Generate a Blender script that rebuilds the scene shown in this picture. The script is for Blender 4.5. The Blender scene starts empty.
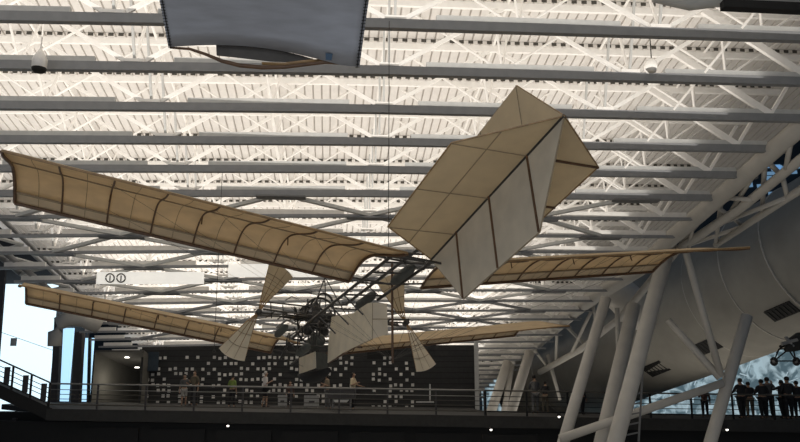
import bpy, bmesh, math, random
from mathutils import Vector, Matrix, Euler
random.seed(7)
C = bpy.context.scene.collection
scn = bpy.context.scene
scn.view_settings.view_transform = 'Standard'
scn.view_settings.look = 'None'
scn.view_settings.exposure = .4
EYE = 6.6
F = 780.0
PITCH = math.atan(157 / F)
PI = math.pi

# ------------------------------------------------------------------ helpers
def px(x, y, Y):
    """world point at depth Y (world y) on the sight line of a measured picture point"""
    v = (221 - y) / F
    w = Vector(((x - 400) / F, math.cos(PITCH) - v * math.sin(PITCH), math.sin(PITCH) + v * math.cos(PITCH)))
    return Vector((0, 0, EYE)) + w * (Y / w.y)

def mat(name, col, rough=.7, metal=0, noise=.12, nscale=6, emit=None, estr=1, transl=0, bump=0, stretch=None):
    m = bpy.data.materials.new(name); m.use_nodes = True
    nt = m.node_tree; b = nt.nodes['Principled BSDF']
    b.inputs['Roughness'].default_value = rough; b.inputs['Metallic'].default_value = metal
    tc = nt.nodes.new('ShaderNodeTexCoord'); mp = nt.nodes.new('ShaderNodeMapping')
    nt.links.new(tc.outputs['Object'], mp.inputs[0])
    if stretch: mp.inputs['Scale'].default_value = stretch
    nz = nt.nodes.new('ShaderNodeTexNoise'); nz.inputs['Scale'].default_value = nscale; nz.inputs['Detail'].default_value = 4
    nt.links.new(mp.outputs[0], nz.inputs['Vector'])
    r = nt.nodes.new('ShaderNodeValToRGB')
    r.color_ramp.elements[0].position = .3; r.color_ramp.elements[1].position = .7
    r.color_ramp.elements[0].color = (*[c * (1 - noise) for c in col], 1)
    r.color_ramp.elements[1].color = (*[min(1, c * (1 + noise)) for c in col], 1)
    nt.links.new(nz.outputs[0], r.inputs[0]); nt.links.new(r.outputs[0], b.inputs['Base Color'])
    if emit:
        b.inputs['Emission Color'].default_value = (*emit, 1); b.inputs['Emission Strength'].default_value = estr
    if bump:
        bp = nt.nodes.new('ShaderNodeBump'); bp.inputs['Strength'].default_value = bump
        nt.links.new(nz.outputs[0], bp.inputs['Height']); nt.links.new(bp.outputs[0], b.inputs['Normal'])
    if transl:
        t = nt.nodes.new('ShaderNodeBsdfTranslucent'); mx = nt.nodes.new('ShaderNodeMixShader')
        nt.links.new(r.outputs[0], t.inputs[0]); mx.inputs[0].default_value = transl
        nt.links.new(b.outputs[0], mx.inputs[1]); nt.links.new(t.outputs[0], mx.inputs[2])
        nt.links.new(mx.outputs[0], nt.nodes['Material Output'].inputs[0])
    return m

M = {}
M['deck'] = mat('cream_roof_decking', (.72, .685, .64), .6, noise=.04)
M['groove'] = mat('shaded_flute_face', (.52, .49, .45), .7)  # darker tone paints joint shade into the deck grooves
M['white'] = mat('white_painted_steel', (.92, .89, .84), .5, noise=.04)
M['tubew'] = mat('warm_grey_painted_tube', (.5, .475, .43), .5, noise=.06, nscale=2)
M['grey'] = mat('grey_painted_chord', (.235, .24, .245), .5, noise=.06)
M['lgrey'] = mat('light_grey_tray', (.52, .52, .5), .6, noise=.06)
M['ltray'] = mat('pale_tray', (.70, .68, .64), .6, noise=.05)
M['dgrey'] = mat('dark_grey_plate', (.16, .16, .16), .6, noise=.1)
M['dash'] = mat('dark_flute_gap', (.07, .065, .055), .9)
M['cloth'] = mat('cream_wing_cloth', (.74, .61, .42), .9, noise=.07, nscale=3, transl=.5)
M['cloth2'] = mat('doubled_wing_cloth', (.62, .52, .38), .9, noise=.07, nscale=3, transl=.38)
M['tail'] = mat('tan_tail_cloth', (.70, .60, .43), .9, noise=.06, nscale=2.5, transl=.45)
M['fin'] = mat('grey_cream_fin_cloth', (.68, .61, .49), .9, noise=.08, nscale=2.5, transl=.25)
M['rudder'] = mat('pale_rudder_cloth', (.78, .71, .57), .9, noise=.08, nscale=3, transl=.3)
M['seam'] = mat('dull_seam_thread', (.30, .24, .16), .9)
M['wood'] = mat('dark_varnished_wood', (.10, .05, .022), .5, noise=.3, nscale=9)
M['lwood'] = mat('honey_varnished_wood', (.28, .17, .07), .4, noise=.3, nscale=9)
M['steel'] = mat('blackened_steel_tube', (.045, .042, .038), .45, metal=.3)
M['float'] = mat('grey_green_float_fabric', (.065, .068, .06), .8, noise=.2)
M['blue'] = mat('blue_grey_wing_cloth', (.47, .50, .57), .95, noise=.10, nscale=4, stretch=(.6, 2, 2), transl=.2)
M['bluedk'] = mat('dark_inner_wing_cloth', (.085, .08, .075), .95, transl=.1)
M['patch'] = mat('blue_cloth_patch', (.07, .12, .19), .9)
M['black'] = mat('black_paint', (.006, .006, .006), .8)
M['blackwall'] = mat('black_block_wall', (.028, .028, .028), .85)
M['tile'] = mat('pale_wall_tile', (.62, .6, .56), .6, noise=.2, nscale=.8)
M['duct'] = mat('pale_grey_duct_skin', (.30, .285, .25), .75, noise=.16, nscale=.5)
M['ductb'] = mat('duct_band', (.50, .47, .42), .7)
M['rail'] = mat('steel_rail', (.22, .215, .2), .4, metal=.3)
M['fascia'] = mat('dark_concrete_fascia', (.032, .031, .029), .9)
M['glass'] = mat('bright_sky_window', (.4, .6, .75), .3, emit=(.42, .70, .93), estr=.92, noise=.03)
M['glassw'] = mat('bright_white_window', (.7, .8, .85), .3, emit=(.70, .90, 1.0), estr=.95, noise=.03)
M['bglow'] = mat('blue_daylight_strip', (.15, .3, .45), .3, emit=(.16, .30, .46), estr=.5)
M['bdark'] = mat('dark_blue_wall', (.03, .045, .06), .8)
M['column'] = mat('dark_column', (.045, .043, .045), .7)
M['alcove'] = mat('beige_alcove_wall', (.115, .11, .095), .9, noise=.15, nscale=.8)
M['alcovec'] = mat('grey_alcove_ceiling', (.10, .095, .085), .9)
M['skin'] = mat('skin', (.32, .19, .12), .6)
M['hair'] = mat('dark_hair', (.015, .012, .01), .8)
M['ghair'] = mat('grey_hair', (.4, .38, .35), .8)
M['lamp'] = mat('lit_lamp', (.9, .9, .85), .3, emit=(1, .95, .85), estr=3)
M['rubber'] = mat('black_rubber', (.015, .015, .015), .9)
M['panelw'] = mat('lit_diffuser_panel', (.9, .87, .8), .4, emit=(1, .96, .88), estr=.42)  # emission paints brightly lit stretches of roof deck
M['ridge'] = mat('bright_fold', (.6, .75, .8), .5, emit=(.5, .62, .68), estr=.5)  # glow added to the sheeting folds in place of daylight on them
M['floor'] = mat('dark_concrete_floor', (.06, .058, .055), .7)
M['icy'] = None

def obj(name, bm, m, parent=None, smooth=False):
    me = bpy.data.meshes.new(name)
    bm.normal_update()
    bm.to_mesh(me); bm.free()
    if smooth:
        for p in me.polygons: p.use_smooth = True
    me.materials.append(m if not isinstance(m, str) else M[m])
    o = bpy.data.objects.new(name, me); C.objects.link(o)
    if parent: o.parent = parent
    return o

def tag(o, label, cat, group=None, kind=None):
    if label: o['label'] = label
    if cat: o['category'] = cat
    if group: o['group'] = group
    if kind: o['kind'] = kind
    return o

def struct(name, bm, m, parent=None, smooth=False, label=None, cat=None):
    o = obj(name, bm, m, parent, smooth)
    if parent is None: o['kind'] = 'structure'
    if label: o['label'] = label
    if cat: o['category'] = cat
    return o

def empty(name, loc=(0, 0, 0), rotz=0):
    o = bpy.data.objects.new(name, None); C.objects.link(o)
    o.location = loc; o.rotation_euler = (0, 0, rotz); o.empty_display_size = .3
    return o

def dup(root, loc=None, rotz=None):
    r = root.copy(); C.objects.link(r)
    if loc is not None: r.location = loc
    if rotz is not None: r.rotation_euler = (0, 0, rotz)
    for ch in list(root.children):
        c = ch.copy(); C.objects.link(c); c.parent = r
        for g in list(ch.children):
            d = g.copy(); C.objects.link(d); d.parent = c
    return r

def B(): return bmesh.new()

def box(bm, a, b):
    x0, y0, z0 = a; x1, y1, z1 = b
    v = [bm.verts.new(p) for p in ((x0,y0,z0),(x1,y0,z0),(x1,y1,z0),(x0,y1,z0),(x0,y0,z1),(x1,y0,z1),(x1,y1,z1),(x0,y1,z1))]
    for f in ((3,2,1,0),(4,5,6,7),(0,1,5,4),(1,2,6,5),(2,3,7,6),(3,0,4,7)): bm.faces.new([v[i] for i in f])

def frame(d):
    d = d.normalized(); a = Vector((0, 0, 1)) if abs(d.z) < .95 else Vector((1, 0, 0))
    s = d.cross(a).normalized(); return s, s.cross(d)

def tube(bm, pts, r, n=8, r1=None, cap=True):
    pts = [Vector(p) for p in pts]; rings = []
    N = len(pts)
    for i, p in enumerate(pts):
        d = (pts[min(i+1, N-1)] - pts[max(i-1, 0)])
        s, u = frame(d)
        rr = r if not isinstance(r, (list, tuple)) else r[i]
        if r1 is not None: rr = r + (r1 - r) * i / (N - 1)
        rings.append([bm.verts.new(p + (s * math.cos(2*PI*k/n) + u * math.sin(2*PI*k/n)) * rr) for k in range(n)])
    for a, b in zip(rings, rings[1:]):
        for k in range(n): bm.faces.new((a[k], a[(k+1) % n], b[(k+1) % n], b[k]))
    if cap:
        bm.faces.new(rings[0][::-1]); bm.faces.new(rings[-1])

def bar(bm, a, b, w, h, up=(0, 0, 1)):
    a = Vector(a); b = Vector(b); d = (b - a).normalized(); s = d.cross(Vector(up)).normalized() * w / 2; u = s.cross(d).normalized() * h / 2
    v = [bm.verts.new(p) for p in (a-s-u, a+s-u, a+s+u, a-s+u, b-s-u, b+s-u, b+s+u, b-s+u)]
    for f in ((3,2,1,0),(4,5,6,7),(0,1,5,4),(1,2,6,5),(2,3,7,6),(3,0,4,7)): bm.faces.new([v[i] for i in f])

def grid(bm, rows, close=False):
    vs = [[bm.verts.new(p) for p in r] for r in rows]
    for a, b in zip(vs, vs[1:]):
        for k in range(len(a) - 1): bm.faces.new((a[k], a[k+1], b[k+1], b[k]))
    return vs

def sheet(bm, rows, t):
    """a thin cloth: grid with a second skin offset by vector t"""
    t = Vector(t)
    rows = [[Vector(p) for p in r] for r in rows]
    a = grid(bm, rows); b = grid(bm, [[p + t for p in r] for r in rows])
    # rim
    ra = a[0] + [r[-1] for r in a[1:]] + a[-1][-2::-1] + [r[0] for r in a[-2:0:-1]]
    rb = b[0] + [r[-1] for r in b[1:]] + b[-1][-2::-1] + [r[0] for r in b[-2:0:-1]]
    n = len(ra)
    for i in range(n): bm.faces.new((ra[i], ra[(i+1) % n], rb[(i+1) % n], rb[i]))
    bmesh.ops.recalc_face_normals(bm, faces=bm.faces)

def poly(bm, pts, t):
    t = Vector(t); pts = [Vector(p) for p in pts]
    a = [bm.verts.new(p) for p in pts]; b = [bm.verts.new(p + t) for p in pts]
    bm.faces.new(a); bm.faces.new(b[::-1]); n = len(a)
    for i in range(n): bm.faces.new((a[i], b[i], b[(i+1) % n], a[(i+1) % n]))

def lathe(bm, a, axis, prof, n=16):
    a = Vector(a); d = Vector(axis).normalized(); s, u = frame(d); rings = []
    for t, r in prof:
        rings.append([bm.verts.new(a + d*t + (s*math.cos(2*PI*k/n) + u*math.sin(2*PI*k/n)) * max(r, .002)) for k in range(n)])
    for p, q in zip(rings, rings[1:]):
        for k in range(n): bm.faces.new((p[k], p[(k+1) % n], q[(k+1) % n], q[k]))
    bm.faces.new(rings[0][::-1]); bm.faces.new(rings[-1])

def torus(bm, c, axis, R, r, n=20, m=6, arc=1.0):
    c = Vector(c); s, u = frame(Vector(axis)); k = int(n * arc)
    pts = [c + (s*math.cos(2*PI*i/n) + u*math.sin(2*PI*i/n)) * R for i in range(k + 1)]
    tube(bm, pts, r, m, cap=arc < 1)

# ------------------------------------------------------------------ camera
cam = bpy.data.cameras.new('camera'); co = bpy.data.objects.new('camera', cam); C.objects.link(co)
cam.sensor_width = 36; cam.lens = F / 800 * 36; co.location = (0, 0, EYE)
co.rotation_euler = (PI / 2 + PITCH, 0, 0); cam.clip_end = 400; scn.camera = co

# ------------------------------------------------------------------ roof
YAW = math.radians(5.0); S = 1.733; ST = .30; V0 = 14.83; H0 = 7.1
TILT = ST / S
UMIN, UMAX = -12.6, 12.3
NODES = [1.2 + 5.6 * k for k in range(-2, 3) if UMIN < 1.2 + 5.6*k < UMAX]
def drop(u): return -.022 * (math.hypot(min(0, u - 2), 1.5) - 1.5) + .008 * max(0, u - 2)
def rz(v): return EYE + H0 - TILT * (v - V0)
def rw(u, v, dz=0):
    return Vector((u * math.cos(YAW) - v * math.sin(YAW), u * math.sin(YAW) + v * math.cos(YAW), rz(v) + drop(u) + dz))
DT = 1.85      # roof deck above bottom chord
# decking (corrugated)
bm = B(); us = []; u = UMIN; step = .24
prof = []
while u < UMAX + 2.5:
    prof += [(u, 0), (u + .195, 0), (u + .20, .05), (u + .235, .05)]; u += step
rows = []
for v in (3, 20, 40, 68): rows.append([rw(a, v, DT + .1 + b) if a < UMAX + 1.5 or v > 0 else None for a, b in prof])
grid(bm, rows)
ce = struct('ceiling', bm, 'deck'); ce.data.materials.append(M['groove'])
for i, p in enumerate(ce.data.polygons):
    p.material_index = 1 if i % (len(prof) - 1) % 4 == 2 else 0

def truss_proto(far=False):
    root = empty('roof_truss')
    def L(u, v, z): return Vector((u, v, z + drop(u)))
    xs = [UMIN + (UMAX + .4 - UMIN) * i / 24 for i in range(25)]
    bm = B()
    for a, b in zip(xs, xs[1:]): bar(bm, L(a, 0, -.05 if far else 0), L(b, 0, -.05 if far else 0), .16, .10 if far else .20)
    obj('bottom_chord', bm, 'grey', root)
    # light tray boxes on top, gapped at every node
    for n0, n1 in zip([UMIN - .6] + NODES, NODES + [UMAX + .6]):
        bm = B(); a, b = n0 + .85, n1 - .85
        if b - a < .5: continue
        m_ = max(2, int((b - a) / .8))
        for i in range(m_):
            p, q = a + (b-a)*i/m_, a + (b-a)*(i+1)/m_
            bar(bm, L(p, .02, .09 if far else .17), L(q, .02, .09 if far else .17), .12, .17 if far else .12)
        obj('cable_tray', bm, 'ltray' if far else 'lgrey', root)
    bm = B()
    for a, b in zip(xs, xs[1:]): bar(bm, L(a, .1, DT - .13), L(b, .1, DT - .13), .1, .16)
    obj('top_chord', bm, 'white', root)
    bm = B(); u = UMIN + .1; last = None
    while u < UMAX:
        d = DT + .05 + drop(u)
        if last:
            n_ = [bm.verts.new((u, 0, d)), bm.verts.new((u, 0, d - .008))]; bm.faces.new((last[0], last[1], n_[1], n_[0])); last = n_
        else: last = [bm.verts.new((u, 0, d)), bm.verts.new((u, 0, d - .008))]
        n_ = [bm.verts.new((u + .13, 0, d)), bm.verts.new((u + .13, 0, d - .008))]; bm.faces.new((last[0], last[1], n_[1], n_[0]))
        lo = [bm.verts.new((u, 0, d - .09)), bm.verts.new((u + .13, 0, d - .09))]; bm.faces.new((last[1], lo[0], lo[1], n_[1])); last = n_; u += .24
    obj('flute_gap_row', bm, 'dash', root)
    for n in NODES:
        for sgn in (-1, 1):
            e = n + sgn * 2.75
            if UMIN < e < UMAX:
                bm = B(); bar(bm, L(n + sgn*.1, 0, .08), L(e, .1, DT - .15), .065, .09); obj('web', bm, 'white', root)
        bm = B(); bar(bm, L(n, .0, .1), L(n - .05, -.75, DT + .0), .05, .07); obj('web_post', bm, 'lgrey', root)
        bm = B(); bar(bm, L(n, .0, .1), L(n + .05, .8, DT - .05), .05, .07); obj('web_post', bm, 'white', root)
        bm = B(); box(bm, (n - .22, -.09, .1 + drop(n)), (n + .22, .09, .17 + drop(n))); obj('node_plate', bm, 'white', root)
    for a_, b_, w_ in (((8.7, DT - .1), (11.2, .1), .17), ((11.2, .1), (12.2, DT - .3), .08), ((9.9, DT - .2), (8.6, .15), .05)):
        bm = B(); bar(bm, L(a_[0], 0, a_[1]), L(b_[0], 0, b_[1]), .1, w_); obj('end_web', bm, 'white', root)
    for k in range(-3, 3):
        n = 1.2 + 2.8 + 5.6 * k
        if not UMIN + .4 < n < UMAX - .4: continue
        v = .86; z = .42
        bm = B()
        tube(bm, (L(n, v, z - .12), L(n, v, z + .08)), .09, 8)
        obj('hanging_node', bm, 'white', root)
        for du, dv in ((-2.2, 0), (2.2, 0), (-.3, -.5), (.3, .5)):
            if UMIN < n + du < UMAX:
                bm = B(); tube(bm, (L(n, v, z), L(n + du, v + dv, DT + .02)), .03, 6); obj('web_rod', bm, 'white', root)
    return root
LBL = ['topmost', 'second from the top', 'third from the top', 'fourth from the top', 'fifth from the top', 'sixth from the top', 'seventh from the top', 'eighth from the top']
proto = truss_proto(); first = True; far_proto = None
for i in range(-3, 30):
    v = V0 + S * i
    p = Vector((-v * math.sin(YAW), v * math.cos(YAW), rz(v)))
    if i < 6: t = proto if first else dup(proto)
    elif far_proto is None: t = far_proto = truss_proto(True)
    else: t = dup(far_proto)
    first = False
    t.location = p; t.rotation_euler = (0, 0, YAW)
    if i < 0: tag(t, 'pale steel roof truss passing overhead, above the upper edge of the photo', 'truss', 'roof trusses overhead')
    elif i < 8: tag(t, 'grey-bottomed white steel roof truss with open webs, %s crossing the photo' % LBL[i], 'truss')
    else: tag(t, 'distant grey-bottomed roof truss in the crowded bands above the black wall', 'truss', 'distant roof trusses')

# flat lattice braces between bottom chords (farther roof)
cnt = 0
braces = []
for i in range(5, 28):
    v = V0 + S * i
    for k in range(-5, 4):
        un = 1.2 + 2.8 * k
        if (k + i) % 2: continue
        for sg in (-1, 1):
            e = un + sg * 2.8
            if not (UMIN < un < UMAX and UMIN < e < UMAX): continue
            if 42 < v < 46.2: continue
            bm = B(); bar(bm, rw(un, v, -.02), rw(e, v + S, -.02), .16, .11)
            o = obj('diagonal_brace', bm, 'lgrey' if i < 12 else 'grey')
            tag(o, 'flat grey diagonal brace lying between two lower truss bars', 'brace', 'diagonal roof braces')
        if UMIN + .5 < un < UMAX - 2.2 and not 42.5 < v < 45.5:
            bm = B(); a = rw(un, v, 0)
            c, s_ = math.cos(YAW), math.sin(YAW)
            q = [Vector((x*c - y*s_, x*s_ + y*c, z)) + a for x, y, z in ((-.75, -.16, -.13), (.75, -.16, -.13), (.75, .12, -.16), (.35, .2, -.16), (-.35, .2, -.16), (-.75, .12, -.16))]
            poly(bm, q, (0, 0, .05)); o = obj('gusset_plate', bm, 'dgrey' if i % 2 else 'grey')
            tag(o, 'dark grey gusset plate where roof braces meet under a truss', 'plate', 'gusset plates under the roof')
# longitudinal purlins
for k in range(-5, 4):
    un = 1.2 + 2.8 * k
    if not UMIN + .3 < un < UMAX - .3: continue
    bm = B(); tube(bm, [rw(un, v, DT - .05) for v in (8, 20, 40, 67)], .035, 6)
    tag(obj('roof_purlin', bm, 'white'), 'slim white tube running away under the roof decking across all trusses', 'tube', 'slim white roof tubes')

# right edge arch truss: main tube, lower chord, outer chord, webs
et = empty('edge_truss', (0, 0, 0))
tag(et, 'big pale grey tubular truss descending along the right edge of the roof', 'truss')
T1 = [px(830, 100, 18.8), px(800, 127, 19.6), px(735, 184, 23.3), px(668, 241, 29.0)]
T1b = [px(668, 241, 29.0), px(640, 268, 32), px(592, 298, 37), px(557, 323, 43), px(520, 352, 51), px(490, 376, 60)]
bm = B(); tube(bm, T1 + T1b[1:], [.25, .25, .26, .30, .33, .34, .35, .36, .36], 12); obj('main_tube', bm, 'tubew', et, True)
T2 = [px(830, 136, 19.4), px(800, 160, 20.4), px(741, 208, 24.2), px(676, 251, 30), px(620, 318, 38), px(580, 350, 43), px(540, 372, 52)]
bm = B(); tube(bm, T2, [.14, .14, .15, .17, .16, .17, .2], 8); obj('lower_chord', bm, 'tubew', et, True)
T3 = [px(830, 170, 20.8), px(800, 190, 21.8), px(760, 216, 24.8), px(716, 245, 29.4)]
bm = B(); tube(bm, T3, .12, 8); obj('outer_chord', bm, 'tubew', et, True)
for a, b, ya, yb in (((792,134),(786,169),20,21),((764,158),(730,213),21.5,25),((764,158),(782,176),21.5,22),((765,160),(762,214),21.5,24.6),
                     ((722,195),(716,242),24.6,28.9),((720,197),(680,245),24.6,29.5),((720,197),(752,200),24.6,23.2),((712,204),(744,226),25,27),
                     ((694,222),(688,250),27,29),((782,175),(788,199),22,22.6),((725,222),(786,198),26,22.6),((686,246),(744,226),29.5,27)):
    bm = B(); tube(bm, (px(*a, ya), px(*b, yb)), .075, 8); obj('web', bm, 'tubew', et, True)
for a, b, ya, yb in (((592,298),(598,335),37,41),((600,293),(572,352),36.5,44),((560,320),(586,346),42.5,42.5),((548,331),(520,356),45,52),((557,323),(556,362),43,48),((530,344),(548,368),49,50),((524,350),(508,372),50,56),((540,338),(530,362),47,51)):
    bm = B(); tube(bm, (px(*a, ya), px(*b, yb)), .085, 8); obj('web', bm, 'tubew', et, True)

# left edge dense members
lt = empty('edge_truss', (0, 0, 0)); tag(lt, 'shadowed grey multi-bar truss along the far left edge of the roof', 'truss')
for k, (du, dz, r) in enumerate(((.1, .45, .16), (.7, .2, .11), (1.2, .6, .1), (1.8, .25, .08))):
    bm = B(); tube(bm, [rw(UMIN + du - .1, v, dz + .05) for v in (16, 22, 28, 34, 39)], r, 8); obj('chord', bm, 'grey', lt, True)
for i in range(8):
    v = 17 + i * 2.6
    bm = B(); tube(bm, (rw(UMIN, v, .4), rw(UMIN + 1.5, v + 1.3, .25)), .07, 6); tube(bm, (rw(UMIN + 1.5, v + 1.3, .25), rw(UMIN, v + 2.6, .4)), .07, 6)
    obj('web', bm, 'lgrey', lt)

# ------------------------------------------------------------------ shell
bm = B(); box(bm, (-60, -12, -.3), (60, 90, 0)); struct('floor', bm, 'floor')
# glazed side wall right: behind the edge truss
def swall():
    bm = B()
    ps = [(13.2, 1.6), (17, -.2), (22, -3.2), (25, -7)]
    grid(bm, [[rw(u, v, 0) * 1 + Vector((0, 0, dz)) for u, dz in ps] for v in (4, 20, 36, 50)])
    return bm
# far wall, crumpled blue-white film, its daylight put in as emission
m = bpy.data.materials.new('crumpled_blue_white_film'); m.use_nodes = True; nt = m.node_tree; b = nt.nodes['Principled BSDF']
tc = nt.nodes.new('ShaderNodeTexCoord'); nz = nt.nodes.new('ShaderNodeTexNoise'); nz.inputs['Scale'].default_value = .8; nz.inputs['Detail'].default_value = 8
nz.inputs['Distortion'].default_value = .9
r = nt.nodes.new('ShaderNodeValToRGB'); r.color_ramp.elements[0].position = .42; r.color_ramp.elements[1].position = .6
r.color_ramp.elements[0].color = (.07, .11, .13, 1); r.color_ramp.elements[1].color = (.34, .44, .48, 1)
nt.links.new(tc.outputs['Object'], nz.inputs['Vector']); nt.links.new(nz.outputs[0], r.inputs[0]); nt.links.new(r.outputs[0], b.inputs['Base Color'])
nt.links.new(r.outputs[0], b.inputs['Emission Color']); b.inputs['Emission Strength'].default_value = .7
M['icy'] = m
rnd = random.Random(5)
bm = B(); NX, NZ = 40, 14; rows = []
for j in range(NZ + 1):
    rows.append([Vector((8 + 38 * i / NX, 78 + rnd.uniform(-.7, .7), EYE - 6 + 16 * j / NZ + rnd.uniform(-.3, .3))) for i in range(NX + 1)])
grid(bm, rows); bmesh.ops.triangulate(bm, faces=bm.faces[:])
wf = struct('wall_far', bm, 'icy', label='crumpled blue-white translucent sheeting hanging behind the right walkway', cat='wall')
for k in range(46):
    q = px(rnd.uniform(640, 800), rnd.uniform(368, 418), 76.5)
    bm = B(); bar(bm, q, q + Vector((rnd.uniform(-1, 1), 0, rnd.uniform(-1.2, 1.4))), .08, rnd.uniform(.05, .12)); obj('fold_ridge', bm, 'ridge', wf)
bm = B(); box(bm, (-60, 82, 0), (60, 82.3, 45)); struct('wall_back', bm, 'bdark')
rnd = random.Random(3)
wr = B(); box(wr, (58, 20, 0), (58.3, 82, 45)); sw = struct('wall_right', wr, 'bdark')
for k in range(34):
    xx, yy = rnd.uniform(690, 800), rnd.uniform(165, 300)
    q = px(xx, yy, 81.8); L_ = rnd.uniform(.8, 4.5)
    bm = B(); bar(bm, q, q + Vector((L_, 0, L_ * rnd.uniform(-.05, .12))), .1, rnd.uniform(.2, .7)); struct('window_light', bm, 'bglow', sw)

# black end wall of the upper floor, D = 44
YW = 44
zt = lambda y_: px(400, y_, YW).z
bm = B(); box(bm, (px(140, 380, YW).x, YW, 0), (px(477, 380, YW).x, YW + .4, zt(345)))
bw = struct('wall_front', bm, 'blackwall', label='black block wall dotted with white squares behind the walkway', cat='wall')
bm = B(); rnd = random.Random(11); sx = .305
x0 = px(146, 380, YW).x; x1 = px(352, 380, YW).x; x2 = px(369, 380, YW).x; x3 = px(412, 380, YW).x
for rz_ in range(10):
    for ix in range(60):
        x = x0 + ix * sx
        if not (x < x1 or x2 < x < x3): continue
        if rnd.random() > (.50 if x < x1 else .5): continue
        z = zt(409) + rz_ * sx * .98 + rnd.uniform(-.04, .04)
        xx = x + rnd.uniform(-.03, .03)
        box(bm, (xx, YW - .04, z), (xx + .16, YW, z + .16))
obj('white_square_pattern', bm, 'tile', bw)
bm = B(); box(bm, (px(367, 380, YW).x, YW - .03, zt(359)), (px(391, 380, YW).x, YW, zt(347))); obj('vent_opening', bm, 'black', bw)
# block coursing
bm = B()
for k in range(14):
    z = zt(412) + k * .3
    box(bm, (px(141, 380, YW).x, YW - .012, z), (px(476, 380, YW).x, YW, z + .03))
obj('block_courses', bm, 'black', bw)
bm = B(); box(bm, (px(475, 380, 43.6).x, 43.6, 4.9), (px(479, 380, 43.6).x, 43.8, zt(339)))
struct('trim_1', bm, 'lgrey', label='slim pale vertical edge post at the right end of the black wall', cat='post')
# pale L-shaped display frame
bm = B(); a = px(430, 384, 43.5); b_ = px(430, 402, 43.5); bar(bm, a, b_, .08, .05, (0, 1, 0)); bar(bm, px(416, 402, 43.5), px(434, 402, 43.5), .05, .08)
tag(obj('display_bracket', bm, 'lgrey'), 'pale L-shaped bracket frame standing in front of the black wall', 'bracket')

# alcove room left of the wall
YA = 43; bm = B()
za, zb = px(100, 352, YA).z, 5.0
xl, xr = px(93, 380, YA).x, px(142, 380, YA).x
grid(bm, [[Vector((xl, YA, zb)), Vector((xl + 1.6, YA + 6, zb)), Vector((xr + .3, YA + 6, zb)), Vector((xr, YA, zb))],
          [Vector((xl, YA, za)), Vector((xl + 1.6, YA + 6, za - 1.5)), Vector((xr + .3, YA + 6, za - 1.5)), Vector((xr, YA, za))]])
al = struct('wall_alcove', bm, 'alcove', label='dim beige side room opening beside the black wall', cat='room')
bm = B(); poly(bm, [(xl, YA, za), (xr, YA, za), (xr + .3, YA + 6, za - 1.5), (xl + 1.6, YA + 6, za - 1.5)], (0, 0, .1)); obj('sloping_soffit', bm, 'alcovec', al)
for (a, b_, yy) in ((127, 358, 45), (137, 368, 45.5)):
    bm = B(); q = px(a, b_, yy - 1); lathe(bm, q, (0, 0, 1), ((0, .12), (.06, .12))); o = obj('ceiling_light', bm, 'lamp', al)
# poster column next to the squares
bm = B(); box(bm, (px(146, 380, 43.7).x, 43.7, px(0, 371, 43.7).z), (px(157, 380, 43.7).x, 43.8, px(0, 352, 43.7).z))
tag(obj('wall_panel', bm, 'bdark'), 'dark blue panel on the black wall beside the side room', 'panel')

# left windows and columns
YL = 46
def rect(x0_, y0_, x1_, y1_, Y, t=.1):
    bm = B(); a = px(x0_, y1_, Y); b_ = px(x1_, y0_, Y)
    box(bm, (a.x, Y, a.z), (b_.x, Y + t, b_.z)); return bm
bm = rect(-260, 225, 96, 470, YL + 1.2, .3); struct('wall_left', bm, 'column')
w = struct('window_1', rect(-40, 284, 58, 420, YL), 'glassw', label='tall bright blue-white window wall at the left edge', cat='window')
bm = B()
for a, b_ in (((-40, 318), (58, 352)),):
    bar(bm, px(*a, YL - .03), px(*b_, YL - .03), .03, .03)
obj('glazing_line', bm, 'lgrey', w)
bm = rect(10, 338, 17, 346, YL - .1, .04); obj('window_sign', bm, 'lgrey', w)
struct('window_2', rect(56, 328, 74, 406, YL - .3), 'glass', label='narrow bright blue window between the two dark columns', cat='window')
struct('window_3', rect(80, 338, 94, 406, YL - .3), 'glass', label='narrowest bright blue window beside the side room', cat='window')
bm = rect(-60, 225, 4, 480, 43, .6); bmesh.ops.rotate(bm, verts=bm.verts, cent=px(0, 380, 43), matrix=Matrix.Rotation(math.radians(-3), 3, 'Y'))
bm.free()
bm = B(); bar(bm, px(3, 270, 40), px(-4, 360, 40), .18, .3); struct('trim_2', bm, 'column', label='dark blue-black window mullion at the far left', cat='mullion')
for n_, (a, b_, t0, t1, w_) in enumerate(((59, 53, 318, 440, .35), (80, 75, 332, 425, .42))):
    bm = B(); bar(bm, px(a, t0, 43), px(b_, t1, 43), w_, .4, (0, 1, 0)); 
    struct('trim_%d' % (n_ + 3), bm, 'column', label=('dark column carrying the pale elbow duct' if n_ == 0 else 'dark column between the two narrow blue windows'), cat='column')
bm = B(); bar(bm, px(90, 338, 43.4), px(88, 412, 43.4), .12, .2, (0, 1, 0)); struct('trim_5', bm, 'column', label='thin dark post between blue window and side room', cat='post')
# elbow duct
bm = B(); pts = [px(54.5, 346, 35.6), px(55, 333, 35.6), px(60, 323, 35.6), px(70, 318, 35.6), px(84, 319, 35.6), px(99, 326, 36)]
tube(bm, pts, [.30, .31, .35, .37, .38, .38], 14); o = obj('elbow_duct', bm, 'tubew', None, True); tag(o, 'pale grey elbow duct bending into the dark left column', 'duct')

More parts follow.
